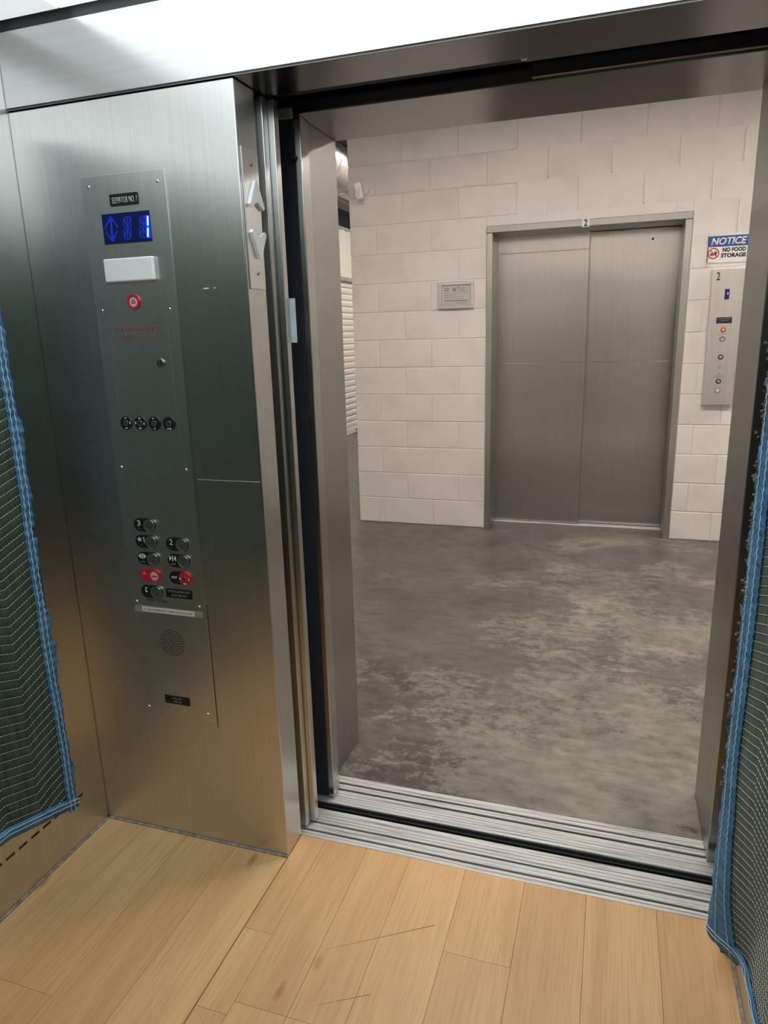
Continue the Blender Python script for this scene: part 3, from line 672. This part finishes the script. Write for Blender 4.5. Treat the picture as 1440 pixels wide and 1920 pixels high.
# display
ds = MB().box(0.702, 0.840, YF-0.0012, YF+0.001, 1.689, 1.7585, bev=0.0004).build('display', M_SCREEN, cp)
YD = YF-0.0012
def seg(mb, a, b, w_=0.0022):
    a = Vector((a[0], YD-0.0004, a[1])); b = Vector((b[0], YD-0.0004, b[1])); d = (b-a).normalized(); n = Vector((-d.z, 0, d.x))*w_/2
    mb.poly([a+n, b+n, b-n, a-n], (0, 0.0006, 0))
def digit(mb, x0, x1, z0, z1, sk=0.006, skip=()):
    zm = (z0+z1)/2; xm = (x0+x1)/2
    P = lambda x, z: (x+sk*(z-zm)/(z1-z0), z)
    S_ = {'a': ((x0, z1), (x1, z1)), 'f': ((x0, z1), (x0, zm)), 'e': ((x0, zm), (x0, z0)), 'b': ((x1, z1), (x1, zm)), 'c': ((x1, zm), (x1, z0)), 'd': ((x0, z0), (x1, z0)),
          'g1': ((x0, zm), (xm, zm)), 'g2': ((xm, zm), (x1, zm)), 'h': ((x0, z1), (xm, zm)), 'i': ((xm, z1), (xm, zm)), 'j': ((x1, z1), (xm, zm)), 'k': ((x0, z0), (xm, zm)), 'l': ((xm, z0), (xm, zm)), 'm': ((x1, z0), (xm, zm))}
    for k, (a, b) in S_.items():
        if k in skip: continue
        a = Vector(P(*a)); b = Vector(P(*b)); d = (b-a)*0.09
        seg(mb, a+d, b-d)
mb = MB(); digit(mb, 0.764, 0.784, 1.699, 1.748); mb.build('segment', M_SEGDIM, ds)
mb = MB(); digit(mb, 0.809, 0.829, 1.699, 1.746, skip=('b', 'c')); mb.build('segment', M_SEGDIM, ds)
gl = MB(); gl.box(0.825, 0.8385, YD-0.0003, YD+0.0001, 1.696, 1.748); gl.build('segment_glow', M_SEGGLOW, ds)
lit = MB(); seg(lit, (0.8345, 1.7455), (0.8325, 1.7245), 0.0042); seg(lit, (0.832, 1.720), (0.8295, 1.699), 0.0042)
ob = lit.build('lit_segment', M_SEGLIT, ds); ob.location.y -= 0.0006
ar = MB()
seg(ar, (0.7285, 1.751), (0.7270, 1.697), 0.005)
for (a, b) in (((0.728, 1.752), (0.709, 1.727)), ((0.729, 1.752), (0.746, 1.727)), ((0.709, 1.719), (0.726, 1.696)), ((0.744, 1.719), (0.728, 1.696)), ((0.709, 1.727), (0.710, 1.724)), ((0.722, 1.742), (0.734, 1.742)), ((0.722, 1.706), (0.733, 1.706))): seg(ar, a, b, 0.003)
ar.build('arrow_segment', M_SEGDIM, ds)
# emergency light lens
MB().box(0.699, 0.842, YF-0.012, YF, 1.600, 1.655, bev=0.004, seg=3).build('emergency_light', M_WHITE, cp)
# fire hat jewel
fh = MB().ring((0.7695, YF-0.002, 1.552), 'y', 0.0125, 0.018, 0.007, 36).build('fire_jewel', M_RED, cp)
MB().cyl((0.7695, YF-0.0015, 1.552), 'y', 0.0126, 0.005, 28, bev=0.001).build('lens', plain('pink_lens', (0.72, 0.50, 0.56), 0.25), fh)
ht = MB(); seg(ht, (0.763, 1.550), (0.776, 1.550), 0.0014); seg(ht, (0.764, 1.550), (0.767, 1.556), 0.0014); seg(ht, (0.767, 1.556), (0.772, 1.556), 0.0014); seg(ht, (0.772, 1.556), (0.776, 1.550), 0.0014)
hb = ht.build('fire_hat_mark', M_REDINK, fh); hb.location.y -= 0.0036
# firefighters' service cabinet door
cd = MB().box(0.686, 0.859, YF-0.0004, YF+0.0006, 1.205, 1.5048, bev=0.0002).build('cabinet_door', M_STEEL_PLATE, cp)
gr = MB(); gr.box(0.686, 0.859, YF-0.0006, YF, 1.5048, 1.5055); gr.box(0.8592, 0.8597, YF-0.0006, YF, 1.205, 1.5055); gr.box(0.6850, 0.6854, YF-0.0006, YF, 1.205, 1.5055)
gr.build('cabinet_gap', plain('cabinet_shadow', (0.16, 0.165, 0.16), 0.6), cd)
text('lettering', 'FIREFIGHTERS', M_REDINK, cd, 0.7685, 1.4885, YF-0.0004, 0.122, 0.0120, bold=-0.012, spacing=1.08)
text('lettering', 'OPERATION', M_REDINK, cd, 0.7705, 1.4690, YF-0.0004, 0.099, 0.0120, bold=-0.012, spacing=1.08)
lk = MB().cyl((0.8284, YF-0.002, 1.4024), 'y', 0.0115, 0.005, 24, bev=0.0012).build('cabinet_lock', M_BUTTON, cd)
MB().cyl((0.8284, YF-0.0048, 1.4024), 'y', 0.0062, 0.002, 16).build('lock_core', M_BLACK, lk)
MB().box(0.8268, 0.8300, YF-0.0064, YF-0.0056, 1.3985, 1.4063).build('key_slot', M_CHROME, lk)
for i, x in enumerate((0.7051, 0.7480, 0.7919, 0.8352)):
    k = keysw(cp, 'key_switch', x, 1.2512, YF-0.0006, 0.0178, M_BLACK, M_BUTTON, 0.45)
    for (dx, dz, ww, hh) in (((-.002, .013, .002, .003), (.002, .013, .002, .003), (.013, .001, .003, .006), (0, -.013, .006, .003)), ((0, .013, .007, .003), (-.013, .001, .003, .006), (.013, -.001, .003, .006), (0, -.013, .007, .003)), ((-.002, .013, .004, .003), (0, -.013, .003, .004)), ((-.003, -.013, .005, .003), (.004, -.013, .004, .004)))[i]:
        MB().box(x+dx-ww/2, x+dx+ww/2, YF-0.0044, YF-0.0036, 1.2512+dz-hh/2, 1.2512+dz+hh/2).build('mark', M_WHITEINK, k)
# floor and service buttons -----------------------------------------------
def pill(xc, z, plate, cap='steel', label=None):
    """pill shaped plate with a round push button at its right end"""
    r = 0.0185; x0, x1 = xc-0.0345, xc+0.0345
    p = MB().poly(rrect(x0, x1, z-r, z+r, YF-0.0018, r-0.0001, 8), (0, 0.0018, 0)).build('button', plate, cp)
    if label: p['label'] = label
    bx = x1-r
    if cap == 'steel':
        MB().ring((bx, YF-0.0030, z), 'y', 0.0148, 0.0172, 0.005, 32).build('button_rim', M_CHROME, p)
        MB().cyl((bx, YF-0.0026, z), 'y', 0.0150, 0.005, 30, bev=0.0008).build('button_cap', M_BUTTON, p)
    elif cap == 'alarm':
        MB().ring((bx, YF-0.0030, z), 'y', 0.0128, 0.0180, 0.006, 32).build('button_rim', M_RED, p)
        MB().cyl((bx, YF-0.0032, z), 'y', 0.0128, 0.006, 28, bev=0.001).build('button_cap', plain('pale_pink_cap', (0.62, 0.50, 0.50), 0.35), p)
        MB().box(bx-0.0085, bx+0.0085, YF-0.0068, YF-0.0060, z-0.0018, z+0.0018).build('mark', M_REDINK, p)
    else:
        MB().cyl((bx, YF-0.0030, z), 'y', 0.0190, 0.006, 32, bev=0.001).build('switch_plate', M_RED, p)
        MB().cyl((bx, YF-0.0066, z), 'y', 0.0062, 0.003, 18, bev=0.0005).build('lock_core', M_BUTTON, p)
        MB().box(bx-0.001, bx+0.001, YF-0.0086, YF-0.0078, z-0.003, z+0.003).build('key_slot', M_BLACK, p)
        for (a0, a1, b0, b1) in ((-0.0155, -0.0125, -0.003, 0.003), (0.012, 0.0145, -0.004, 0.003), (-0.004, 0.004, -0.0155, -0.0125)):
            MB().box(bx+a0, bx+a1, YF-0.0066, YF-0.0058, z+b0, z+b1).build('mark', M_WHITEINK, p)
    return p, x0
YB = YF-0.0018
p, x = pill(0.7245, 0.9755, M_BLACK, label='floor button three, topmost'); text('numeral', '3', M_WHITEINK, p, x+0.0165, 0.9800, YB, 0.0095, 0.0155)
dots = lambda p, xs, z: [MB().cyl((xx, YB-0.0004, z+dz), 'y', 0.0009, 0.001, 6).build('braille_dot', M_GREYINK, p) for xx, dz in xs]
dots(p, [(x+0.014, -0.010), (x+0.017, -0.010), (x+0.020, -0.0125)], 0.9755)
p, x = pill(0.7240, 0.9285, M_BLACK, label='main floor button one with a star')
st = []
for k in range(10):
    a = PI/2+k*PI/5; rr = 0.0082 if k % 2 == 0 else 0.0034; st.append((x+0.0135+rr*math.cos(a), YB-0.0006, 0.9340+rr*math.sin(a)))
MB().poly(st, (0, 0.0008, 0)).build('star', M_WHITEINK, p)
MB().poly([(x+0.0270, YB-0.0006, 0.9255), (x+0.0290, YB-0.0006, 0.9255), (x+0.0290, YB-0.0006, 0.9415), (x+0.0275, YB-0.0006, 0.9415), (x+0.0245, YB-0.0006, 0.9390), (x+0.0245, YB-0.0006, 0.9370), (x+0.0270, YB-0.0006, 0.9385)], (0, 0.0008, 0)).build('numeral', M_WHITEINK, p)
dots(p, [(x+0.014, -0.010), (x+0.017, -0.010)], 0.9285)
p, x = pill(0.8210, 0.9275, M_BLACK, label='floor button two'); text('numeral', '2', M_WHITEINK, p, x+0.0165, 0.9330, YB, 0.0095, 0.0155)
dots(p, [(x+0.014, -0.009), (x+0.014, -0.012)], 0.9275)
def tri(p, xa, xb, z, h): MB().poly([(xa, YB-0.0006, z-h), (xa, YB-0.0006, z+h), (xb, YB-0.0006, z)], (0, 0.0008, 0)).build('symbol', M_WHITEINK, p)
def bar(p, xc, z, h): MB().box(xc-0.0013, xc+0.0013, YB-0.0006, YB+0.0002, z-h, z+h).build('symbol', M_WHITEINK, p)
p, x = pill(0.7240, 0.8800, M_BLACK, label='door open button'); zz = 0.8865; tri(p, x+0.0120, x+0.0030, zz, 0.0075); bar(p, x+0.0160, zz, 0.0075); tri(p, x+0.0200, x+0.0290, zz, 0.0075)
text('lettering', 'OPEN', M_GREYINK, p, x+0.0165, 0.8700, YB, 0.014, 0.004)
p, x = pill(0.8207, 0.8808, M_BLACK, label='door close button'); zz = 0.8870; tri(p, x+0.0060, x+0.0135, zz, 0.0075); bar(p, x+0.0165, zz, 0.0075); tri(p, x+0.0270, x+0.0195, zz, 0.0075)
text('lettering', 'CLOSE', M_GREYINK, p, x+0.0165, 0.8708, YB, 0.015, 0.004)
p, x = pill(0.7240, 0.8318, M_RED, 'alarm', label='red alarm button')
MB().poly([(x+0.0095, YB-0.0006, 0.8330), (x+0.0150, YB-0.0006, 0.8400), (x+0.0160, YB-0.0006, 0.8450), (x+0.0172, YB-0.0006, 0.8400), (x+0.0225, YB-0.0006, 0.8330)], (0, 0.0008, 0)).build('bell', plain('grey_bell', (0.35, 0.33, 0.33), 0.5), p)
p, x = pill(0.8207, 0.8322, M_BLACK, 'stop', label='stop switch with red key plate'); text('lettering', 'STOP', M_WHITEINK, p, x+0.0155, 0.8325, YB, 0.0165, 0.0070)
p, x = pill(0.7230, 0.7838, M_BLACK, label='emergency phone button')
MB().tube([(x+0.0200, YB-0.0006, 0.7955), (x+0.0165, YB-0.0006, 0.7935), (x+0.0155, YB-0.0006, 0.7890), (x+0.0165, YB-0.0006, 0.7845), (x+0.0200, YB-0.0006, 0.7825)], [0.0022, 0.0013, 0.0011, 0.0013, 0.0022], 8).build('handset', M_WHITEINK, p)
lb = MB().box(0.769, 0.8515, YF-0.0014, YF, 0.7720, 0.7985, bev=0.0005).build('label_plate', M_BLACK, cp)
text('lettering', 'WHEN FLASHING HELP\nIS ON THE WAY', M_GREYINK, lb, 0.8105, 0.7855, YF-0.0014, 0.070, 0.0175, line=1.3)
text('lettering', 'PUSH TO CALL', M_DARKINK, cp, 0.737, 0.7585, YF, 0.066, 0.0085)
tp = MB().poly([(0.6556, YF-0.0008, 0.7195), (0.8785, YF-0.0008, 0.7205), (0.8790, YF-0.0008, 0.7385), (0.6616, YF-0.0008, 0.7390)], (0, 0.0008, 0)).build('tape_strip', M_TAPE, cp)
ts = MB().box(0.6850, 0.8530, YF-0.0014, YF-0.0008, 0.7225, 0.7370).build('paper_label', M_PAPER, tp)
text('lettering', 'IN CASE OF EMERGENCY PLEASE CALL 833-331-8059', M_DARKINK, ts, 0.7690, 0.7297, YF-0.0014, 0.158, 0.0058, depth=0.0003)
sp = MB()
for rr, n in ((0.0, 1), (0.008, 6), (0.0155, 12), (0.023, 18), (0.0305, 24), (0.038, 30)):
    for k in range(n):
        a = 2*PI*k/n; sp.cyl((0.7700+rr*math.cos(a), YF-0.0001, 0.6345+rr*math.sin(a)), 'y', 0.00185, 0.0010, 8)
sp.build('speaker_holes', M_BLACK, cp)
cpp = MB().box(0.7255, 0.8085, YF-0.0014, YF, 0.4430, 0.4690, bev=0.0005).build('capacity_plate', M_BLACK, cp)
text('lettering', 'CAPACITY\n4500 LBS', M_GREYINK, cpp, 0.7670, 0.4562, YF-0.0014, 0.034, 0.0155, line=1.25)
# small sticker remains right of the panel
stk = MB(); stk.box(0.967, 0.981, YP-0.0008, YP-0.0001, 1.5735, 1.5765); stk.box(0.995, 0.999, YP-0.0008, YP-0.0001, 1.5735, 1.5765)
tag(stk.build('sticker_scrap', M_WHITEINK), 'tiny white sticker scraps on the steel right of the display', 'sticker')

# car lantern on the side of the return panel ------------------------------
ln = thing('direction_lantern', 'steel lantern strip with white up and down arrows on the return edge', 'lantern', (XO0, -3.5625, 1.57))
XF = XO0+0.003
MB().box(XO0+0.0002, XF, -3.602, -3.5245, 1.570, 1.877, bev=0.0008).build('strip_plate', M_STEEL_PLATE, ln)
for z in (1.845, 1.607):
    s = MB().cyl((XF+0.0012, -3.560, z), 'x', 0.0042, 0.003, 14).build('screw', M_BUTTON, ln)
    MB().cyl((XF+0.0028, -3.560, z), 'x', 0.0018, 0.0008, 6).build('socket', M_BLACK, s)
def arrow(zs, name):
    mb = MB()
    a = [(XF+0.0002, y, z) for y, z in zs]
    mb.poly(a, (0.009, 0, 0)); return mb.build(name, M_WHITE, ln)
arrow([(-3.5605, 1.812), (-3.5535, 1.812), (-3.5225, 1.757), (-3.5275, 1.750), (-3.557, 1.765), (-3.588, 1.750), (-3.592, 1.757)], 'up_arrow')
arrow([(-3.5605, 1.640), (-3.5535, 1.640), (-3.5225, 1.695), (-3.5275, 1.702), (-3.557, 1.687), (-3.588, 1.702), (-3.592, 1.695)], 'down_arrow')

# ================================================================== quilted moving blankets
def tri_wave(u):
    u = abs(u) % 2.0
    return u if u <= 1 else 2-u
def zig(s, s0): return 0.036*tri_wave((s-s0)/0.105)
def nz(*a): return noise.noise(Vector((a+(0.37, 0.37))[:3]))
def blanket(label, wall_x, side, y_front, length, ztop, zbot, off, s0, seed, hi, ragged, loc, axis='y', bw=0.036, PITCH=0.0245, puff=0.003):
    """side=+1: hangs on a wall that faces +X. s runs back from the front edge, z is height."""
    root = thing('moving_blanket', label, 'blanket', loc, group='quilted moving blankets on the car walls')
    def P(s, z, lift=0.0):
        ph = (z-zig(s, s0))/PITCH
        f = math.sin(PI*ph)**2
        o_ = off(s, z)+puff*f+lift
        if axis == 'y': return (wall_x+side*o_, y_front-s, z)
        return (y_front+s, wall_x+side*o_, z)     # on the rear wall
    # sample columns: dense where the photograph looks
    ss = []; s = 0.0
    while s < length:
        ss.append(s); s += 0.008 if s < hi else 0.02
    ss.append(length)
    dz = PITCH/5 if hi > 0 else PITCH*4
    rows = []
    nzs = int((ztop-zbot(0))/dz)
    for k in range(nzs+1):
        row = []
        for s in ss:
            zb = zbot(s); row.append(P(s, zb+(ztop-zb)*k/nzs))
        rows.append(row)
    body = MB().grid(rows).build('quilt', M_QUILT, root, smooth=True)
    if hi <= 0: return root
    # stitch rows
    th = MB()
    def dash(p, q, r=0.0010):
        p = Vector(p); q = Vector(q); d = (q-p)
        if d.length < 1e-5: return
        u = d.normalized().cross(Vector((side, 0, 0))).normalized()*r; n_ = Vector((side*0.0009, 0, 0))
        a = [th.bm.verts.new(v) for v in (p+u, q+u, q-u, p-u)]; b = [th.bm.verts.new(v) for v in (p+n_*1.3, q+n_*1.3)]
        th.bm.faces.new((a[0], a[1], b[1], b[0])); th.bm.faces.new((b[0], b[1], a[2], a[3]))
    k0 = int((zbot(0)-0.05)/PITCH); k1 = int(ztop/PITCH)+1
    for k in range(k0, k1):
        s = bw-0.004
        while s < length-0.01:
            e = s+0.0062
            za = k*PITCH+zig(s, s0); zb = k*PITCH+zig(e, s0)
            if za > zbot(s)+0.02 and za < ztop: dash(P(s, za, 0.0012), P(e, zb, 0.0012))
            s += 0.0085
    st = th.build('stitching', M_THREAD, root); st['kind'] = 'stuff'
    # binding down the front edge, torn and frayed
    rows = []; z = zbot(0)-0.004
    while z < ztop:
        out = ragged(z)
        inner = bw+0.003*nz(z*9, seed)
        wr = 0.003*nz(z*26, seed+3)
        prof = [(inner, 0.0025), (inner-0.15*bw, 0.0050), (inner-0.45*bw, 0.0058+wr), (inner-0.75*bw, 0.0050+wr)]
        r_ = [P(a, max(z, zbot(0)), l) for a, l in prof]
        x_, y_, _ = P(0.0, z, 0.003+1.6*wr)
        r_ += [(x_, y_+0.0*side, z), (x_+side*(-0.004+2.5*wr), y_+out, z)]
        r_[4] = (x_, y_+min(0.0, out), z)
        rows.append(r_); z += 0.004
    bd = MB().grid(rows).build('binding', M_BIND, root, smooth=True, solid=0.0015)
    # binding along the hem
    rows = []; s = 0.0
    while s < length:
        zb = zbot(s); r_ = []
        for dz_, l in ((0.030, 0.003), (0.022, 0.0065), (0.008, 0.0070), (-0.004, 0.004), (-0.008, -0.003)):
            x_, y_, zz_ = P(s, zb+max(dz_, 0.0), l); r_.append((x_, y_, zb+dz_))
        rows.append(r_); s += 0.008 if s < hi else 0.04
    MB().grid(rows).build('hem_binding', M_BIND, root, smooth=True, solid=0.0015)
    # twin seams on the binding
    th = MB()
    z = zbot(0)
    while z < ztop-0.01:
        for a in (bw*0.88, bw*0.48):
            jj = 0.003*nz(z*9, seed)
            dash(P(a+jj, z, 0.0092), P(a+jj, z+0.0055, 0.0092), 0.0013)
        z += 0.0062
    s = 0.0
    while s < hi:
        for dz_ in (0.024, 0.012):
            pa = P(s, zbot(s)+dz_, 0.0092); pb = P(s+0.0055, zbot(s+0.0055)+dz_, 0.0092); dash(pa, pb, 0.0013)
        s += 0.0062
    st = th.build('binding_seam', M_THREADB, root); st['kind'] = 'stuff'
    return root
def rag_left(z):
    base = 0.004+0.006*nz(z*7, 1.3)+0.004*nz(z*31, 2.7)
    if 0.66 < z < 0.99 and nz(z*17, 9.1) > -0.1: base -= 0.035
    if 0.60 < z < 0.66: base += 0.006
    return base
def rag_right(z):
    base = 0.006+0.012*nz(z*8, 5.3)+0.006*nz(z*40, 6.7)
    if 0.92 < z < 1.45 and nz(z*9, 4.2) > -0.25: base -= 0.045
    return base
zl = lambda s: 0.145+min(0.30*s, 0.07)
offl = lambda s, z: 0.012+0.010*(0.5+0.5*nz(s*3.0, z*2.2, 1.0))+0.004*nz(s*14, z*3, 4.0)
blanket('green quilted blanket with blue binding left of the button panel', XL, 1, -3.746, 2.1, 1.98, zl, offl, 0.125, 1.0, 0.42, rag_left, (XL, -4.7, 0.135))
def offr(s, z):
    Lc = 0.10+0.30*min(1.0, max(0.0, (z-0.13)/0.5)); u = min(1.0, max(0.0, s/Lc)); u = u*u*(3-2*u)
    return 0.014+0.054*(1-u)+0.006*nz(s*7, z*2.5, 8.0)*min(1, s*8)
zr = lambda s: 0.128+0.02*min(1, s/0.1)
br = blanket('green quilted blanket with torn blue binding right of the doorway', XR, -1, -3.690, 2.1, 1.98, zr, offr, 0.06, 5.0, 0.60, rag_right, (XR, -4.7, 0.128), bw=0.080, PITCH=0.0185, puff=0.0018)
# torn batting that shows at the frayed edge
bt = MB(); rnd = random.Random(3)
for k in range(900):
    z = rnd.uniform(0.62, 1.55) if k % 4 else rnd.uniform(0.5, 0.75)
    x = XR-0.066+rnd.gauss(0, 0.006); y = -3.693-abs(rnd.gauss(0.0, 0.018))+0.010; r = rnd.uniform(0.002, 0.006)
    d = Vector((rnd.uniform(-1, 1), rnd.uniform(-1, 1), rnd.uniform(-1, 1))).normalized(); c = Vector((x, y, z))
    e = d.orthogonal().normalized(); f = d.cross(e)
    vs = [bt.bm.verts.new(c+v*r) for v in (d*1.3, e, f*1.1-e*0.4, -f-e*0.5, -d*0.9)]
    for a, b_, c_ in ((0, 1, 2), (0, 2, 3), (0, 3, 1), (4, 2, 1), (4, 3, 2), (4, 1, 3)): bt.bm.faces.new((vs[a], vs[b_], vs[c_]))
tag(bt.build('batting', M_BATT, br), 'grey torn batting', kind='stuff')
blanket('green quilted blanket covering the rear wall of the car', YREAR, 1, XL+0.10, 1.59, 1.98, lambda s: 0.14, lambda s, z: 0.015+0.006*nz(s*3, z*2, 2.0), 0.1, 2.0, 0.0, None, (1.35, YREAR, 0.14), axis='x')
# scuffs on the floor: small dark flecks lying on the planks
sc = MB()
for (x, y, l, a) in ((1.43, -3.80, 0.28, 0.55), (1.40, -3.985, 0.12, 0.5)):
    sc.poly([(x-l/2*math.cos(a), y-l/2*math.sin(a), 0.0002), (x+l/2*math.cos(a), y+l/2*math.sin(a), 0.0002), (x+l/2*math.cos(a), y+l/2*math.sin(a)+0.0012, 0.0002)], (0, 0, 0.0003))
sc.build('scratch', M_GROOVE, fl)
